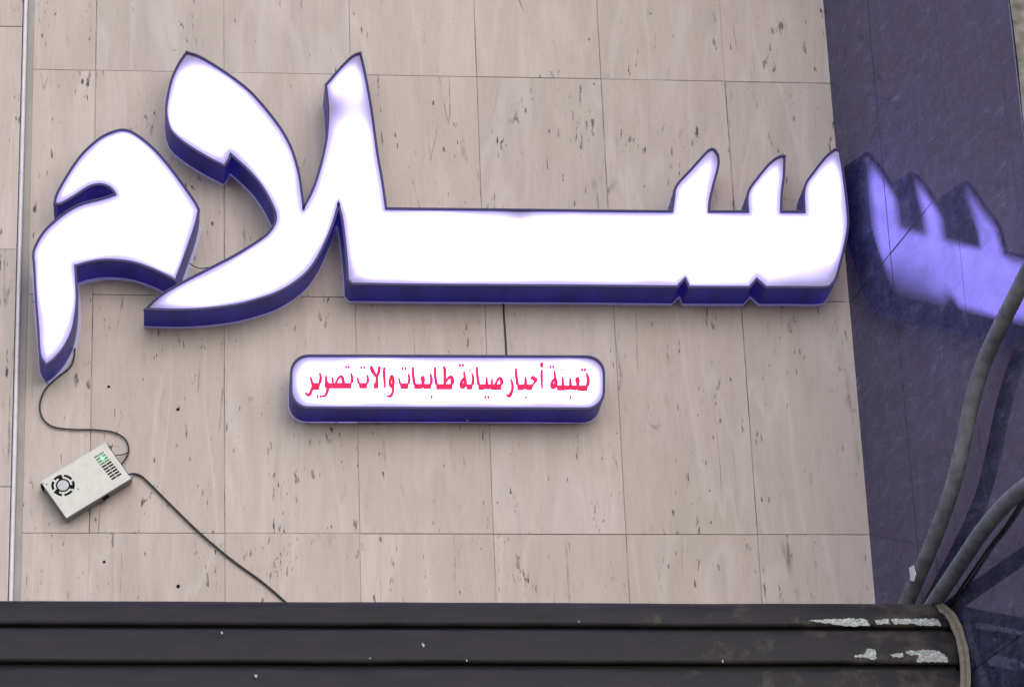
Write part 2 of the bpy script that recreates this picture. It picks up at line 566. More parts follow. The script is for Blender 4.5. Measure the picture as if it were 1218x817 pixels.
# masonry core with a rough front
core = []
P0 = FR @ Vector((GE - 0.001, 0.004, 0))
bm = bmesh.new()
nx, nz2 = 10, 60
grid = {}
for i in range(nx + 1):
    for j in range(nz2 + 1):
        x = P0.x + 0.9 * i / nx
        z = 0.13 + (ZO + 3.9) * j / nz2
        d = 0.018 * noise.noise(Vector((x * 7, 3.1, z * 5))) if i > 0 else 0.006 * noise.noise(Vector((x * 7, 1.0, z * 6)))
        xx = x + (0.007 * noise.noise(Vector((0.3, 9.0, z * 4.5))) if i == 0 else 0)
        grid[i, j] = bm.verts.new((xx, P0.y - 0.004 + d, z))
for i in range(nx):
    for j in range(nz2):
        bm.faces.new((grid[i, j], grid[i + 1, j], grid[i + 1, j + 1], grid[i, j + 1]))
vs = [v.co.copy() for v in bm.verts]
bm.verts.index_update()
fs = [[v.index for v in f.verts] for f in bm.faces]
bm.free()
pyd('rough_front', vs, fs, M['rough_stone'], gr)
vs, fs = box_geo(0, 1, 0, 1, 0, 1)
q0, q1 = FR @ Vector((-0.04, 0.0602, 0)), FR @ Vector((GE - 0.003, 0.0602, 0))
pts = [q0, q1, Vector((P0.x + 0.9, q1.y, 0)), Vector((P0.x + 0.9, q0.y, 0))]
vs = [Vector((p.x, p.y, z)) for z in (0.13, ZO + 4.0) for p in pts]
pyd('core', vs, [(3, 2, 1, 0), (4, 5, 6, 7), (0, 1, 5, 4), (1, 2, 6, 5), (2, 3, 7, 6), (3, 0, 4, 7)], M['rough_stone'], gr)
# long scratch across the polish
a, b = at_granite(1013, 358, 0.0004), at_granite(1110.5, 238, 0.0004)
d = (b - a).normalized()
s = d.cross(GN).normalized()
n = 14
vs = []
for k in range(n + 1):
    t = k / n
    w = 0.0016 * (0.35 + 0.65 * math.sin(math.pi * min(1, 0.15 + t * 0.85)) + 0.2 * random.random())
    c = a.lerp(b, t)
    vs += [c + s * w, c - s * w]
pyd('scratch', vs, [(2 * k, 2 * k + 1, 2 * k + 3, 2 * k + 2) for k in range(n)], M['granite_joint'], gr)


# ------------------------------------------------------------------ lit letters
D = 0.12504


def resample(raw, step, corner=38.0, forced=()):
    """photo outline -> dense 2D loop; sharp turns stay corners, the rest is smoothed"""
    P = [Vector((x, y)) for x, y in raw]
    n = len(P)
    cor = []
    for i in range(n):
        a = (P[i] - P[i - 1]).normalized()
        b = (P[(i + 1) % n] - P[i]).normalized()
        if math.degrees(math.acos(max(-1, min(1, a.dot(b))))) > corner:
            cor.append(i)
    if not cor:
        return catmull(P, step, closed=True)
    out = []
    for k in range(len(cor)):
        i0, i1 = cor[k], cor[(k + 1) % len(cor)]
        seg = [P[i0]]
        i = i0
        while i != i1:
            i = (i + 1) % n
            seg.append(P[i])
        out += catmull(seg, step)[:-1]
    return out


def area2(L):
    return 0.5 * sum(L[i].x * L[(i + 1) % len(L)].y - L[(i + 1) % len(L)].x * L[i].y for i in range(len(L)))


def offset(L, d, limit=2.4):
    s = 1.0 if area2(L) > 0 else -1.0
    out = []
    n = len(L)
    for i in range(n):
        a = (L[i] - L[i - 1])
        b = (L[(i + 1) % n] - L[i])
        a = a.normalized() if a.length > 1e-9 else b.normalized()
        b = b.normalized() if b.length > 1e-9 else a
        na, nb = Vector((a.y, -a.x)) * s, Vector((b.y, -b.x)) * s
        m = na + nb
        if m.length < 1e-4:
            m = na
        m.normalize()
        k = 1.0 / max(1.0 / limit, m.dot(na))
        out.append(L[i] + m * d * k)
    return out


def inside(L, x, y):
    c = False
    j = len(L) - 1
    for i in range(len(L)):
        a, b = L[i], L[j]
        if (a.y > y) != (b.y > y) and x < (b.x - a.x) * (y - a.y) / (b.y - a.y) + a.x:
            c = not c
        j = i
    return c


def edge_dist(L, p):
    best = 1e9
    for i in range(len(L)):
        a, b = L[i], L[(i + 1) % len(L)]
        ab = b - a
        l2 = ab.length_squared
        t = 0 if l2 < 1e-12 else max(0, min(1, (p - a).dot(ab) / l2))
        d = (p - a - ab * t).length_squared
        if d < best:
            best = d
    return math.sqrt(best)


def lit_face(name, L, y, spots, mat, parent, grid=6.0, soft=16.0, base=0.10):
    """L: photo-pixel loop of the acrylic panel; spots: (x, y, radius, dimming) where the LED strip does not reach"""
    pts = [p.copy() for p in L]
    ne = len(pts)
    for ins in (1.6, 3.4, 5.6, 8.2, 11.2, 14.6):
        for p in offset(L, -ins):
            if inside(L, p.x, p.y) and edge_dist(L, p) > ins * 0.93:
                pts.append(p)
    xs = [p.x for p in L]
    ys = [p.y for p in L]
    gx = min(xs)
    while gx < max(xs):
        gy = min(ys)
        while gy < max(ys):
            if inside(L, gx, gy):
                p = Vector((gx, gy))
                if edge_dist(L, p) > 17.0:
                    pts.append(p)
            gy += grid
        gx += grid
    vo, eo, fo, *_ = delaunay_2d_cdt(pts, [(i, (i + 1) % ne) for i in range(ne)], [], 1, 1e-5)
    W = [at_y(p.x, p.y, y) for p in vo]
    fs = []
    for f in fo:
        a, b, c = (W[i] for i in f[:3])
        fs.append(tuple(f) if (b - a).cross(c - a).y < 0 else tuple(reversed(f)))
    o = pyd(name, W, fs, mat, parent)
    at = o.data.attributes.new('glow', 'FLOAT', 'POINT')
    for i, p in enumerate(vo):
        d = edge_dist(L, p)
        nz = 0.5 + 0.5 * noise.noise(Vector((p.x * 0.018, p.y * 0.022, 4.2)))
        t = min(1, d / (soft * (0.40 + 0.95 * max(0.0, min(1.0, nz * 1.5 - 0.25)))))
        g = base + (1 - base) * t * t * (3 - 2 * t)
        for (sx, sy, rad, amt) in spots:
            q = ((p.x - sx) ** 2 + (p.y - sy) ** 2) / (rad * rad)
            g *= 1 - min(0.93, amt * 1.3) * math.exp(-q / 1.9)
        at.data[i].value = max(0.0, g)
    return o


def channel_letter(name, label, raw, spots, depth, back_shift, base_loc, step=3.5, rim=2.6, soft=16.0):
    L = resample(raw, step)
    # the loop in metres on the front plane
    root = thing(name, label, 'sign', 'backlit channel letters on the wall', loc=base_loc)
    O = offset(L, rim)
    O2 = offset(L, rim * 0.45)
    cw = area2(L) > 0
    n = len(L)
    F = [at_y(p.x, p.y, -depth) for p in O]
    I = [at_y(p.x, p.y, -depth) for p in O2]
    # returns
    vs = [v for v in F] + [Vector((v.x, -0.007, v.z)) for v in F]
    fs = [(i, (i + 1) % n, n + (i + 1) % n, n + i) for i in range(n)]
    if not cw:
        fs = [tuple(reversed(f)) for f in fs]
    pyd('letter_return', vs, fs, M['can'], root)
    # trim cap: flat ring, rolled 4 mm back onto the return
    R2 = [at_y(p.x, p.y, -depth + 0.006) for p in L]
    ins = [Vector((v.x, -depth + 0.006, v.z)) for v in R2]
    ft = [Vector((v.x, -depth - 0.0015, v.z)) for v in F]
    it = [Vector((v.x, -depth - 0.0015, v.z)) for v in I]
    bt = [Vector((v.x, -depth + 0.008, v.z)) for v in [at_y(p.x, p.y, -depth) for p in offset(L, rim + 0.35)]]
    ft2 = [Vector((v.x, -depth - 0.0015, v.z)) for v in bt]
    vs = bt + ft2 + it + ins
    fs = []
    for k in range(3):
        for i in range(n):
            j = (i + 1) % n
            f = (k * n + i, k * n + j, (k + 1) * n + j, (k + 1) * n + i)
            fs.append(tuple(reversed(f)) if cw else f)
    pyd('trim_cap', vs, fs, M['rim'], root)
    lit_face('acrylic_face', L, -depth + 0.006, spots, M['face'], root, soft=soft)
    # PVC back board against the wall
    B = [Vector((v.x + back_shift[0], 0, v.z + back_shift[1])) for v in F]
    B2 = [Vector((b.x, b.z)) for b in B]
    vo, eo, fo, *_ = delaunay_2d_cdt(B2, [(i, (i + 1) % n) for i in range(n)], [], 1, 1e-6)
    nn = len(vo)
    vs = [Vector((p.x, -0.0068, p.y)) for p in vo] + [Vector((p.x, -0.0012, p.y)) for p in vo]
    fs = [tuple(f) for f in fo] + [tuple(nn + i for i in reversed(f)) for f in fo]
    cnt = {}
    for f in fo:
        for k in range(len(f)):
            e = (f[k], f[(k + 1) % len(f)])
            cnt[e] = 1
    for (p, q) in cnt:
        if (q, p) not in cnt:
            fs.append((q, p, nn + p, nn + q))
    pyd('back_board', vs, fs, M['back'], root)
    return root


LONG = [(222.5, 64.2), (238.3, 70), (266.7, 87.5), (293.3, 107.5), (310, 125), (326.7, 145.8), (338.3, 163.3), (347, 182), (354, 207), (357.5, 230),
        (360.3, 251.7), (373.3, 226.7), (381.7, 201.7), (387.5, 178), (390.8, 156.7), (391.7, 130), (389.2, 101.7), (406.7, 81.7), (420, 68.6), (427.5, 65.3),
        (431.7, 83.3), (440, 128.3), (447, 180), (453.3, 216.7), (458, 249.8), (500, 250.2), (600, 251.2), (703, 252.3), (780, 253), (800.8, 253),
        (803.3, 235), (806.2, 221.7), (825, 200.8), (843, 181), (848.3, 179.4), (852.3, 185), (853, 196.7), (847.8, 216.7), (842.8, 238.3), (841.7, 253.3), (891.3, 253.3),
        (891.3, 230), (903.3, 211.7), (918.3, 194.2), (929, 187.5), (931.7, 187.5), (930.8, 210), (928.3, 230), (927.5, 253.5), (958.3, 253.7),
        (958.7, 223.3), (970, 205), (983.3, 188.3), (993.5, 179.4), (997.5, 180), (1000.8, 201.7), (1005, 235), (1007.2, 260), (1006.3, 275), (1002.5, 295), (997.5, 315),
        (993.8, 328), (989.2, 336), (981.7, 340), (950, 340), (911.7, 340), (900, 329.7), (890.8, 340), (850, 339.9), (820.5, 339.7), (815.5, 328.6), (805, 339.3),
        (703, 338.3), (600, 337.7), (500, 337.1), (419, 336), (415, 331.5), (414.2, 313.3), (411.7, 286.7), (408.3, 260), (402.8, 238),
        (393, 270), (379, 301), (365, 321.7), (346.7, 336.7), (330, 346), (315, 351.7), (281.7, 360.6), (240, 365.8), (206.7, 366.7), (177, 366),
        (191.7, 352.7), (215, 338.8), (248.3, 321.7), (281.7, 304.2), (308.3, 287.7), (320, 278.5), (327.3, 268.3), (329.6, 258), (326.5, 246), (313.3, 221.7), (296.7, 201.7),
        (273.8, 181), (270.8, 189), (266.5, 195.5), (245, 184.4), (223.3, 171), (209, 159.5), (202.5, 150), (199.2, 133.3), (200.8, 116.7), (205.8, 95), (213.3, 78.3)]
long_spots = [(222, 68, 18, 0.72), (427, 70, 15, 0.75), (398, 128, 19, 0.70), (412, 92, 4, 0.0), (428, 130, 22, 0.42), (618, 251, 16, 0.66), (985, 332, 22, 0.62), (945, 337, 28, 0.55),
              (420, 332, 15, 0.6), (180, 364, 16, 0.68), (850, 186, 10, 0.66), (930, 190, 10, 0.68), (996, 184, 13, 0.62), (268, 190, 9, 0.4), (330, 258, 5, 0.0)]
channel_letter('channel_letter', 'long lit white channel lettering with crossed uprights and three teeth reaching the dark granite', LONG, long_spots, D, (-0.0010, -0.0035),
               (1.2, 0, ZO + 0.7))
MEEM = [(146.7, 156.3), (160, 161), (180, 176.7), (196.7, 195), (213.3, 216.7), (229, 239), (235, 250), (230.5, 269), (218.6, 303.3), (208.3, 331.5),
        (200, 326.9), (180, 317.7), (156.7, 310.2), (130, 307.5), (110, 309.2), (88, 314.9), (88.9, 330), (90, 353.3), (88.3, 373.3), (84.2, 393), (75, 411.7), (63.3, 425.8),
        (55, 432), (49, 421), (46.9, 390), (44.8, 365), (43.3, 340), (42, 315), (41, 303.5), (43.6, 293.3), (53.3, 277), (66.7, 263.8), (80, 253.5), (96.7, 244.6), (123.3, 237.5),
        (139, 232.3), (136.4, 226.7), (129, 220.4), (118.3, 217.8), (105, 221), (88.3, 231.5), (71.7, 241), (66.6, 240.8), (69, 231.7), (80, 211.7), (93.3, 191.7), (105, 178.3), (120, 165.8), (133.3, 159.2)]
channel_letter('channel_letter', 'round-headed lit white channel letter with a drooping tail above the power supply', MEEM, [(56, 427, 12, 0.55), (70, 238, 6, 0.3), (205, 325, 9, 0.35)], D, (0.008, -0.006),
               (0.1, 0, ZO + 0.55))

# ------------------------------------------------------------------ small lit sign board with red lettering
SD = 0.105
PANEL = []
for (cx, cy, a0) in ((696.5, 446.0, -90), (696.5, 463.8, 0), (368.2, 462.6, 90), (368.2, 445.0, 180)):
    for k in range(13):
        t = math.radians(a0 + 90 * k / 12)
        PANEL.append((cx + 20.4 * math.copysign(abs(math.cos(t)) ** 0.92, math.cos(t)), cy + 20.4 * math.copysign(abs(math.sin(t)) ** 0.92, math.sin(t))))
sg = thing('sign_board', 'small rounded lit sign board with red lettering below the big letters', 'sign', loc=(1.1, 0, ZO + 0.4))
L = []
for i in range(len(PANEL)):
    a, b = Vector(PANEL[i]), Vector(PANEL[(i + 1) % len(PANEL)])
    k = max(1, int((b - a).length / 3.5))
    L += [a.lerp(b, j / k) for j in range(k) if (b - a).length > 0.05]
n = len(L)
cw = area2(L) > 0
F = [at_y(p.x, p.y, -SD) for p in offset(L, 2.6)]
vs = F + [Vector((v.x, -0.002, v.z)) for v in F]
fs = [(i, (i + 1) % n, n + (i + 1) % n, n + i) for i in range(n)]
pyd('sign_return', vs, fs if cw else [tuple(reversed(f)) for f in fs], M['can'], sg, smooth=False)
bt = [Vector((v.x, -SD + 0.008, v.z)) for v in [at_y(p.x, p.y, -SD) for p in offset(L, 3.0)]]
ft = [Vector((v.x, -SD - 0.0015, v.z)) for v in bt]
it = [Vector((v.x, -SD - 0.0015, v.z)) for v in [at_y(p.x, p.y, -SD) for p in offset(L, 1.1)]]
ins = [at_y(p.x, p.y, -SD + 0.006) for p in L]
vs = bt + ft + it + ins
fs = []
for k in range(3):
    for i in range(n):
        j = (i + 1) % n
        f = (k * n + i, k * n + j, (k + 1) * n + j, (k + 1) * n + i)
        fs.append(tuple(reversed(f)) if cw else f)
pyd('trim_cap', vs, fs, M['rim'], sg)
lit_face('acrylic_face', L, -SD + 0.006, [(353, 434, 12, 0.5), (352, 472, 10, 0.45), (708, 432, 12, 0.5), (700, 428, 10, 0.3), (712, 476, 10, 0.4)], M['face'], sg, grid=5.0, soft=15.0)
p = at_y(555.5, 499.5, -0.03)
vs, fs = [], []
for i in range(5):
    for k in range(8):
        t, f = math.pi * i / 4, 2 * math.pi * k / 8
        vs.append(p + Vector((math.sin(t) * math.cos(f), math.sin(t) * math.sin(f), math.cos(t))) * 0.0035)
for i in range(4):
    for k in range(8):
        fs.append((i * 8 + k, i * 8 + (k + 1) % 8, (i + 1) * 8 + (k + 1) % 8, (i + 1) * 8 + k))
pyd('rivet', vs, fs, M['pvc'], sg, smooth=True)

TY = -SD + 0.0048
K = 9.97


class Word:
    def __init__(self, ox, oy=415.0):
        self.v, self.f, self.ox, self.oy = [], [], ox, oy
        self.n = 0

    def _add(self, pts, faces):
        b = len(self.v)
        self.n += 1
        y = TY - 0.00003 * self.n
        W = [at_y(self.ox + x / K, self.oy + yy / K, y) for x, yy in pts]
        self.v += W
        for f in faces:
            a, bb, c = W[f[0]], W[f[1]], W[f[2]]
            g = tuple(b + i for i in f)
            self.f.append(g if (bb - a).cross(c - a).y < 0 else tuple(reversed(g)))

    def poly(self, *pts):
        P = [Vector(p) for p in pts]
        vo, eo, fo, *_ = delaunay_2d_cdt(P, [(i, (i + 1) % len(P)) for i in range(len(P))], [], 1, 1e-5)
        self._add([(p.x, p.y) for p in vo], [tuple(f) for f in fo])

    def stroke(self, pts, ws, step=10):
        P = [Vector((x, y, w)) for (x, y), w in zip(pts, ws)]
        Q = catmull(P, step)
        out = []
        for i, q in enumerate(Q):
            a, b = Q[max(0, i - 1)], Q[min(len(Q) - 1, i + 1)]
            d = Vector((b.x - a.x, b.y - a.y))
            d = d.normalized() if d.length > 1e-6 else Vector((0, 1))
            nn = Vector((-d.y, d.x)) * (q.z + 18.0) * 0.5
            out += [(q.x + nn.x, q.y + nn.y), (q.x - nn.x, q.y - nn.y)]
        self._add(out, [(2 * i, 2 * i + 1, 2 * i + 3, 2 * i + 2) for i in range(len(Q) - 1)])

    def dot(self, x, y, rx=17, ry=29):
        self._add([(x - rx, y), (x, y - ry), (x + rx, y), (x, y + ry)], [(0, 1, 2, 3)])

    def done(self):
        return pyd('lettering', self.v, self.f, M['red'], sg)


w = Word(340)                                # tasweer
w.poly((560, 400), (785, 400), (775, 470), (560, 470)); w.stroke([(770, 285), (786, 340), (782, 402)], [6, 18, 22])
w.dot(715, 215); w.dot(748, 215)
w.stroke([(590, 402), (625, 345), (652, 324), (670, 338), (684, 402)], [12, 14, 16, 22, 26]); w.stroke([(555, 330), (556, 402)], [7, 16])
w.poly((460, 400), (454, 440), (476, 468), (520, 468), (560, 470), (560, 404), (510, 402), (495, 375), (492, 325), (479, 300), (462, 330))
w.stroke([(500, 455), (492, 500), (470, 548), (425, 562)], [26, 20, 15, 5])
w.stroke([(400, 280), (413, 335), (405, 405)], [6, 17, 24]); w.poly((305, 400), (412, 400), (394, 488), (330, 488), (312, 440)); w.dot(378, 562); w.dot(414, 562)
w.stroke([(290, 330), (308, 390), (324, 440), (300, 500), (276, 545), (228, 520)], [9, 17, 26, 20, 24, 5])
w.done()
w = Word(340)                                # walaat
w.poly((858, 400), (972, 400), (962, 470), (872, 470)); w.stroke([(850, 335), (866, 412)], [6, 18]); w.stroke([(962, 305), (973, 355), (966, 412)], [6, 17, 18])
w.dot(893, 220); w.dot(928, 220)
w.stroke([(1008, 200), (1030, 262), (1078, 335)], [20, 32, 12]); w.stroke([(1103, 200), (1107, 250), (1083, 330), (1078, 410)], [10, 24, 14, 28])
w.poly((1044, 402), (1100, 402), (1096, 470), (1040, 470)); w.stroke([(1168, 215), (1166, 300), (1176, 465)], [14, 19, 6])
w.ox = 430.0
w.stroke([(358, 308), (337, 378), (342, 432), (360, 450), (377, 405), (372, 340), (357, 308)], [12, 18, 16, 18, 22, 18, 12]); w.stroke([(374, 430), (372, 500), (347, 556), (298, 556)], [20, 15, 19, 4])
w.done()
w = Word(430)                                # tabi'aat
w.poly((450, 405), (562, 405), (552, 475), (464, 475)); w.stroke([(443, 345), (458, 414)], [6, 16]); w.stroke([(554, 290), (567, 350), (558, 415)], [6, 16, 18]); w.dot(487, 232); w.dot(522, 232)
w.stroke([(610, 215), (612, 300), (627, 418)], [13, 17, 22]); w.poly((617, 410), (836, 410), (822, 475), (742, 475), (726, 460), (710, 475), (624, 475))
w.poly((694, 345), (720, 308), (748, 325), (757, 368), (744, 425), (712, 425), (706, 385)); w.stroke([(818, 290), (829, 350), (826, 420)], [6, 18, 22]); w.dot(832, 568, 17, 30)
w.stroke([(874, 215), (872, 300), (888, 420)], [13, 17, 22]); w.poly((880, 412), (1086, 412), (1076, 482), (886, 482))
w.stroke([(974, 203), (988, 258), (984, 418)], [9, 22, 13]); w.stroke([(984, 418), (1010, 370), (1052, 332), (1074, 350), (1078, 418)], [12, 14, 24, 30, 32])
w.done()
w = Word(520)                                # siyana
w.stroke([(318, 265), (326, 335), (334, 395), (316, 442), (290, 446), (286, 400), (304, 362), (324, 345)], [7, 17, 26, 32, 34, 24, 16, 12]); w.dot(271, 195); w.dot(305, 195)
w.poly((338, 415), (428, 415), (416, 482), (350, 482)); w.stroke([(412, 285), (427, 350), (420, 425)], [6, 17, 22]); w.dot(388, 255, 13, 27)
w.stroke([(472, 212), (475, 300), (492, 425)], [13, 17, 22]); w.poly((482, 415), (772, 415), (758, 488), (650, 488), (628, 474), (610, 484), (570, 474), (550, 488), (488, 488))
w.stroke([(585, 330), (589, 425)], [7, 24]); w.dot(570, 572); w.dot(606, 572); w.stroke([(650, 350), (650, 424)], [6, 16])
w.stroke([(690, 420), (718, 366), (744, 343), (762, 366), (768, 420)], [12, 14, 18, 26, 30])
w.done()
w = Word(520)                                # ahbar
w.stroke([(872, 352), (892, 420), (889, 488), (856, 556), (818, 540)], [6, 17, 20, 27, 5]); w.stroke([(935, 228), (936, 300), (953, 425)], [11, 17, 22])
w.poly((945, 418), (1150, 418), (1122, 490), (1065, 490), (1045, 474), (1020, 490), (950, 490)); w.stroke([(1048, 328), (1049, 426)], [7, 26]); w.dot(1053, 572, 15, 30)
w.poly((1104, 374), (1110, 330), (1136, 310), (1197, 354), (1186, 386), (1152, 424), (1118, 424), (1146, 384), (1128, 366))
w.ox = 600.0
w.stroke([(443, 245), (441, 330), (446, 470)], [11, 17, 5]); w.stroke([(446, 160), (440, 190), (446, 222)], [12, 22, 8])
w.done()
w = Word(600)                                # ta'bi'a
w.stroke([(594, 255), (601, 330), (612, 398), (595, 446), (570, 450), (562, 408), (580, 370), (600, 350)], [6, 15, 26, 32, 34, 24, 16, 12]); w.dot(544, 212); w.dot(578, 212)
w.poly((612, 430), (996, 430), (982, 500), (880, 500), (862, 484), (845, 494), (782, 482), (702, 494), (626, 494))
w.stroke([(690, 328), (693, 438)], [7, 24]); w.stroke([(780, 342), (783, 438)], [7, 24]); w.dot(682, 250, 12, 32); w.dot(783, 575, 14, 32)
w.poly((834, 364), (862, 323), (888, 336), (896, 378), (888, 440), (852, 440), (846, 400)); w.stroke([(972, 285), (993, 358), (986, 440)], [7, 23, 26]); w.dot(920, 248); w.dot(955, 248)
w.done()

# ------------------------------------------------------------------ power supply
cs = [at_y(u, v, -0.05) for u, v in ((50, 570), (126, 527.5), (157, 566), (77.4, 618.5))]
ctr = sum(cs, Vector()) / 4
ax = ((cs[1] - cs[0]) + (cs[2] - cs[3])).normalized()
PLx, PLy = 0.5 * ((cs[1] - cs[0]).length + (cs[2] - cs[3]).length), 0.5 * ((cs[3] - cs[0]).length + (cs[2] - cs[1]).length)
ay = Vector((0, 1, 0)).cross(ax) * -1        # towards the lower edge in the photo
if ay.z > 0:
    ay = -ay
PF = Matrix(((ax.x, ay.x, 0, ctr.x), (0, 0, 1, 0), (ax.z, ay.z, 0, ctr.z), (0, 0, 0, 1)))   # local (along, down, Y)
hx, hy = PLx / 2, PLy / 2
ps = thing('power_supply', 'cream metal LED power supply with round fan grille hung askew on the wall', 'power supply', loc=(ctr.x, 0, ctr.z))


def pbox(name, x0, x1, y0, y1, z0, z1, mat, parent, bev=0.0):
    vs, fs = box_geo(x0, x1, y0, y1, z0, z1, bev, PF)
    if PF.to_3x3().determinant() < 0:
        fs = [list(reversed(f)) for f in fs]
    return pyd(name, vs, fs, mat, parent)


case = pbox('case', -hx + 0.001, hx - 0.004, -hy + 0.001, hy - 0.001, -0.0485, -0.002, M['steel'], ps, 0.001)
cov = pbox('cover', -hx, hx - 0.003, -hy, hy, -0.050, -0.0487, M['cover'], ps, 0.0004)
pbox('cover_flange', -hx, hx - 0.003, hy + 0.0002, hy + 0.0012, -0.0497, -0.040, M['steel'], ps)
pbox('mounting_lug', hx - 0.0035, hx + 0.004, -hy + 0.002, -hy + 0.014, -0.046, -0.004, M['steel'], ps, 0.0006)
pbox('mounting_lug', hx - 0.0035, hx + 0.003, hy - 0.012, hy - 0.002, -0.046, -0.004, M['steel'], ps, 0.0006)
pbox('mounting_lug', -hx - 0.003, -hx + 0.0005, -hy + 0.002, -hy + 0.016, -0.040, -0.010, M['black'], ps, 0.0006)
pbox('connector', hx * 0.10, hx * 0.28, hy - 0.001, hy + 0.006, -0.030, -0.018, M['black'], ps, 0.001)
pbox('terminal_block', hx - 0.006, hx + 0.001, -hy * 0.75, hy * 0.7, -0.040, -0.008, M['black'], ps, 0.001)


def pdisc(name, cx, cy, r0, r1, t0, t1, z, mat, parent, seg=10):
    vs = []
    for k in range(seg + 1):
        t = t0 + (t1 - t0) * k / seg
        for r in (r0, r1):
            vs.append(PF @ Vector((cx + math.cos(t) * r, cy + math.sin(t) * r, z)))
    fs = [(2 * k, 2 * k + 1, 2 * k + 3, 2 * k + 2) for k in range(seg)]
    if (vs[1] - vs[0]).cross(vs[3] - vs[0]).y > 0:
        fs = [tuple(reversed(f)) for f in fs]
    return pyd(name, vs, fs, mat, parent)


def plocal(u, v):
    return PF.inverted() @ at_y(u, v, -0.05)


fc = plocal(75, 577)
for k in range(6):
    t = math.radians(60 * k + 8)
    pdisc('grille_slot', fc.x, fc.y, 0.0270, 0.0345, t, t + math.radians(48), -0.05025, M['black'], cov)
pdisc('fan_ring', fc.x, fc.y, 0.0165, 0.0212, 0, 2 * math.pi, -0.05025, M['black'], cov, 24)
for k in range(3):
    t = math.radians(120 * k + 30)
    pdisc('grille_slot', fc.x, fc.y, 0.0208, 0.0275, t, t + math.radians(30), -0.05022, M['black'], cov)
pdisc('fan_hub', fc.x, fc.y, 0.0, 0.0150, 0, 2 * math.pi, -0.05030, M['hub'], cov, 20)
for (u, v) in ((55.5, 576), (93, 581.5), (51, 575)):
    q = plocal(u, v)
    pdisc('screw', q.x, q.y, 0.0, 0.0035, 0, 2 * math.pi, -0.05030, M['steel'], cov, 10)
# vent slots: two files of slots across the cover at the terminal end
va, vb = plocal(116.5, 539.5), plocal(139.5, 568)
lq = plocal(121.8, 544.8)
nv = 10
for k in range(nv):
    t = (k + 0.5) / nv
    cy = va.y + (vb.y - va.y) * t
    cx = va.x + (vb.x - va.x) * t
    for s in (-1, 1):
        x = cx + s * 0.0088
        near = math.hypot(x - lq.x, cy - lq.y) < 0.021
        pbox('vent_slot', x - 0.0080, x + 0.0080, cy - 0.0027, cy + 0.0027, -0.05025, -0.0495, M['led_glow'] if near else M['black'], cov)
pdisc('indicator_led', lq.x, lq.y, 0.0, 0.0052, 0, 2 * math.pi, -0.05045, M['led'], ps, 14)

# ------------------------------------------------------------------ thin wires on the wall
WY = -0.007
o = tube('sign_wire', [at_y(89, 414, -0.012)] + [at_y(u, v, WY) for u, v in ((87.5, 428), (82, 438), (68, 449), (54, 463), (47.5, 480), (50, 496), (62, 507), (85, 510.5), (112, 511), (135, 514), (149, 522), (153, 533), (151, 543))] + [at_y(141, 556, -0.026)], 0.0026, M['wire'], step=0.012)
tag(o, 'thin dark wire looping from the tailed letter down to the power supply', 'wire')
o = tube('jumper_wire', [at_y(131, 543, -0.026), at_y(138, 541.5, -0.022), at_y(146, 540.5, -0.012), at_y(152, 538, -0.010)], 0.0018, M['wire'], step=0.008)
tag(o, 'short dark wire joining the looped wire to the power supply terminals', 'wire')
o = tube('supply_wire', [at_y(148, 566, -0.03), at_y(154, 564, -0.022)] + [at_y(u, v, WY) for u, v in ((160, 563.5), (168, 566), (180, 577), (205, 602), (237, 633), (275, 665), (312, 692), (342, 718), (352, 730))], 0.0034, M['wire'], step=0.015)
tag(o, 'dark wire running diagonally from the power supply down behind the shutter box', 'wire')
o = tube('link_wire', [at_y(225, 313, -0.03), at_y(232, 317.5, -0.02), at_y(240, 319.5, -0.02), at_y(248, 318, -0.03)], 0.0016, M['wire'], step=0.008)
tag(o, 'short wire bridging the gap between the tailed letter and the crossed uprights', 'wire')
o = tube('drop_wire', [at_y(598.5, 350, -0.004), at_y(599.5, 375, -0.004), at_y(601.8, 410, -0.004), at_y(602.5, 432, -0.004)], 0.0028, M['wire'], step=0.012)
tag(o, 'short upright wire between the long lettering and the small red-lettered sign', 'wire')

# ------------------------------------------------------------------ shutter box across the shop front
sb = thing('shutter_box', 'weathered dark metal roller shutter box below the sign with peeling paint', 'shutter box', loc=(1.1, 0, ZO - 1.3))
# profile rows: photo row at mid-width, distance from the wall
YOFF = -0.035
prof = [('slat', [(716.5, -0.440), (719, -0.452), (724, -0.462), (729, -0.468), (737, -0.476), (743.5, -0.480)]),
        ('slat', [(749.5, -0.486), (753, -0.494), (770, -0.508), (782, -0.515), (787.5, -0.518)]),
        ('slat', [(795.5, -0.522), (799, -0.530), (817, -0.541), (835, -0.549), (842, -0.550)]),
        ('slat', [(849, -0.552), (853, -0.558), (875, -0.565), (895, -0.567)])]
prof = [(n_, [(v, y + YOFF) for v, y in pr]) for n_, pr in prof]
XE0 = -0.85
TILT = (-0.0115) / 2.7                       # the box hangs a little low at the granite end


def gx_at(y, off=0.0):
    """x where the granite face stands at depth y"""
    return GP.x + (-y) * math.tan(GA) - off


def zrow(v, y):
    return at_y(609, v, y).z


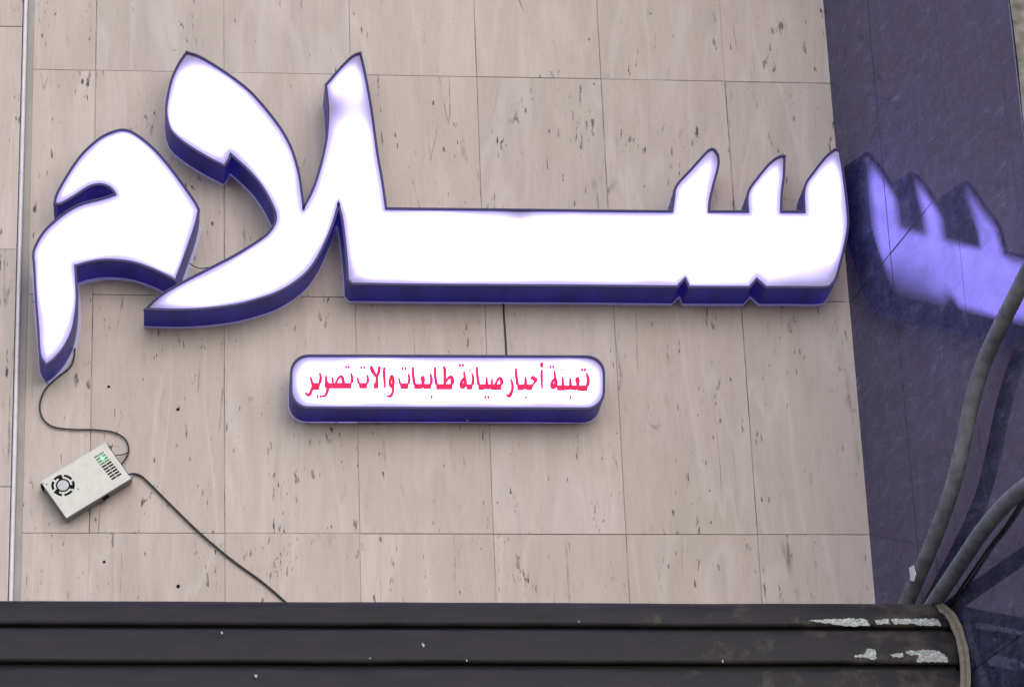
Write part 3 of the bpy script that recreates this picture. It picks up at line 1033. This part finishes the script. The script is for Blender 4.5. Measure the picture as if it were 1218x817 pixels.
for name, pr in prof:
    vs, fs = [], []
    pts = [(y, zrow(v, y)) for v, y in pr]
    pts = [(pts[0][0] + 0.020, pts[0][1] + 0.001)] + pts + [(pts[-1][0] + 0.022, pts[-1][1] - 0.0005)]
    nxs = 90
    m = len(pts)
    for i in range(nxs + 1):
        for (y, z) in pts:
            x1 = gx_at(y, 0.022)
            x = XE0 + (x1 - XE0) * i / nxs
            wob = 0.0030 * noise.noise(Vector((x * 3.0, 0, z * 6))) + 0.0012 * noise.noise(Vector((x * 11.0, 2, z * 9)))
            vs.append(Vector((x, y + wob, z + TILT * (x - 1.19) + 0.0018 * noise.noise(Vector((x * 2.2, 5, z * 3))))))
    for i in range(nxs):
        for k in range(m - 1):
            a = i * m + k
            fs.append((a, a + 1, a + m + 1, a + m))
    fs.append(tuple(range(m))[::-1])
    fs.append(tuple(nxs * m + k for k in range(m)))
    o = pyd(name, vs, fs, M['shutter'], sb, smooth=True)
    if (o.data.polygons[5].normal.y > 0):
        o.data.flip_normals()
# inner housing behind the slats (its front shows in the grooves)
inner = [(-0.02, zrow(722, -0.45) - 0.004), (-0.436, zrow(722, -0.45) - 0.004), (-0.455, zrow(746, -0.455)), (-0.492, zrow(791, -0.492)), (-0.526, zrow(846, -0.526)), (-0.54, zrow(893, -0.54)), (-0.54, zrow(893, -0.54) - 0.25), (-0.02, zrow(893, -0.54) - 0.25)]
inner = [(y + YOFF if y < -0.1 else y, z) for y, z in inner]
vs = []
for i in range(2):
    for (y, z) in inner:
        x = XE0 if i == 0 else gx_at(y, 0.032)
        vs.append(Vector((x, y, z + TILT * (x - 1.19))))
m = len(inner)
fs = [(k, m + k, m + (k + 1) % m, (k + 1) % m) for k in range(m)] + [tuple(range(m)), tuple(range(2 * m - 1, m - 1, -1))]
pyd('housing', vs, fs, M['shutter_gap'], sb)
# end strap that follows the curved end
pathpx = [((1113, 719), -0.43), ((1122, 724), -0.452), ((1131, 732), -0.468), ((1138, 746), -0.482), ((1144, 764), -0.500), ((1147.5, 785), -0.515), ((1148.5, 805), -0.528), ((1147, 830), -0.54), ((1146, 870), -0.555)]
cpts = catmull([at_y(u, v, y + YOFF - 0.012) for (u, v), y in pathpx], 0.02)
vs, fs = [], []
for i, p in enumerate(cpts):
    t = (cpts[min(i + 1, len(cpts) - 1)] - cpts[max(i - 1, 0)]).normalized()
    sx = Vector((0, -1, 0)).cross(t).normalized()
    w = 0.014 + 0.003 * noise.noise(Vector((i * 0.5, 0, 0)))
    for (a, b) in ((-w, 0), (-w * 0.3, -0.004), (w * 0.3, -0.001), (w, -0.003), (w, 0.006), (-w, 0.008)):
        vs.append(p + sx * a + Vector((0, b, 0)))
for i in range(len(cpts) - 1):
    for k in range(6):
        a, b = i * 6 + k, i * 6 + (k + 1) % 6
        fs.append((a, b, b + 6, a + 6))
o = pyd('end_strap', vs, fs, M['strap'], sb)


def slat_y(v):
    for name, pr in prof:
        for k in range(len(pr) - 1):
            if pr[k][0] <= v <= pr[k + 1][0]:
                t = (v - pr[k][0]) / (pr[k + 1][0] - pr[k][0])
                return pr[k][1] + (pr[k + 1][1] - pr[k][1]) * t
    return -0.5


def flake(poly):
    P = []
    for i in range(len(poly)):
        a, b = Vector(poly[i]), Vector(poly[(i + 1) % len(poly)])
        k = max(1, int((b - a).length / 2.2))
        for j in range(k):
            q = a.lerp(b, j / k)
            P.append(q + Vector((random.uniform(-1.0, 1.0), random.uniform(-0.9, 0.9))))
    vo, eo, fo, *_ = delaunay_2d_cdt(P, [(i, (i + 1) % len(P)) for i in range(len(P))], [], 1, 1e-4)
    W = []
    for p in vo:
        # at_y rows refer to mid-width; the tilt of the box shifts a row by a few pixels
        dv = (p.x - 609) * 0.0055
        W.append(at_y(p.x, p.y, slat_y(p.y - dv) - 0.0035))
    fs = []
    for f in fo:
        a, b, c = (W[i] for i in f[:3])
        fs.append(tuple(f) if (b - a).cross(c - a).y < 0 else tuple(reversed(f)))
    pyd('paint_flake', W, fs, M['flake'], sb)


flake([(961, 738), (985, 736.5), (1004, 735), (1030, 735.5), (1036, 744), (1010, 744.5), (994, 742), (975, 740)])
flake([(1040, 737), (1056, 735.8), (1059, 742), (1043, 742)])
flake([(1060, 735.6), (1115, 735.4), (1119, 744), (1100, 744), (1082, 741.5), (1063, 742.5)])
flake([(1015, 779), (1026, 778), (1033, 770.5), (1042, 772), (1042.5, 784), (1036, 784.5), (1030, 781.5), (1018, 781.5)])
flake([(1059, 778), (1073, 776), (1074, 781), (1062, 781)])
flake([(1078, 774), (1095, 772.5), (1118, 774), (1128, 783), (1127, 787), (1090, 787), (1093, 779), (1080, 778)])
for (u, v, r) in ((503, 766.5, 2.0), (263.5, 752.6, 1.6), (304.5, 803, 1.9), (68, 785.5, 1.2), (555, 785, 1.2), (688, 739, 1.4), (860, 786, 1.6), (440, 783, 1.0)):
    flake([(u - r, v), (u, v - r * 1.2), (u + r, v - 0.3), (u + r * 0.3, v + r * 1.3)])

# ------------------------------------------------------------------ cable conduits against the granite
cA = thing('cable_conduit', 'thick grey flexible conduit with a white tape scrap rising against the granite', 'conduit', loc=at_granite(1085, 690, 0.05))
o = tube('conduit_tube', [at_granite(u, v, f) for u, v, f in ((1250, 268, 0.050), (1232, 303, 0.050), (1212, 344, 0.050), (1190, 388, 0.050), (1170, 432, 0.05), (1155, 482, 0.05), (1144, 535, 0.05), (1130, 588, 0.05), (1110, 643, 0.045), (1090, 690, 0.04), (1074, 728, 0.035), (1062, 762, 0.03))], 0.0225, M['conduit'], cA, seg=14, step=0.009, ribs=0.04)
tp = [at_granite(u, v, 0.070) for u, v in ((1081, 675), (1086, 672), (1089, 683), (1087, 691), (1083, 690), (1082, 682))]
vs = tp + [p - GN * 0.002 for p in tp]
fs = [(0, 1, 2, 3, 4, 5), (11, 10, 9, 8, 7, 6)] + [(k, 6 + k, 6 + (k + 1) % 6, (k + 1) % 6) for k in range(6)]
pyd('tape_scrap', vs, fs, M['tape'], cA)
cB = thing('cable_conduit', 'thick grey flexible conduit arching low over the end of the shutter box', 'conduit', loc=at_granite(1130, 690, 0.09))
tube('conduit_tube', [at_granite(u, v, f) for u, v, f in ((1285, 545, 0.10), (1250, 560, 0.10), (1222, 577, 0.10), (1195, 600, 0.10), (1168, 632, 0.10), (1145, 666, 0.075), (1122, 700, 0.045), (1104, 728, 0.024), (1088, 758, 0.012))], 0.0225, M['conduit'], cB, seg=14, step=0.009, ribs=0.04)
o = tube('thin_cable', [at_granite(u, v, 0.006) for u, v in ((1260, 520), (1218, 590), (1198, 622), (1175, 652), (1152, 686), (1135, 712), (1120, 740))], 0.0045, M['wire'], step=0.02)
tag(o, 'thin black cable hanging behind the low arching conduit', 'cable')
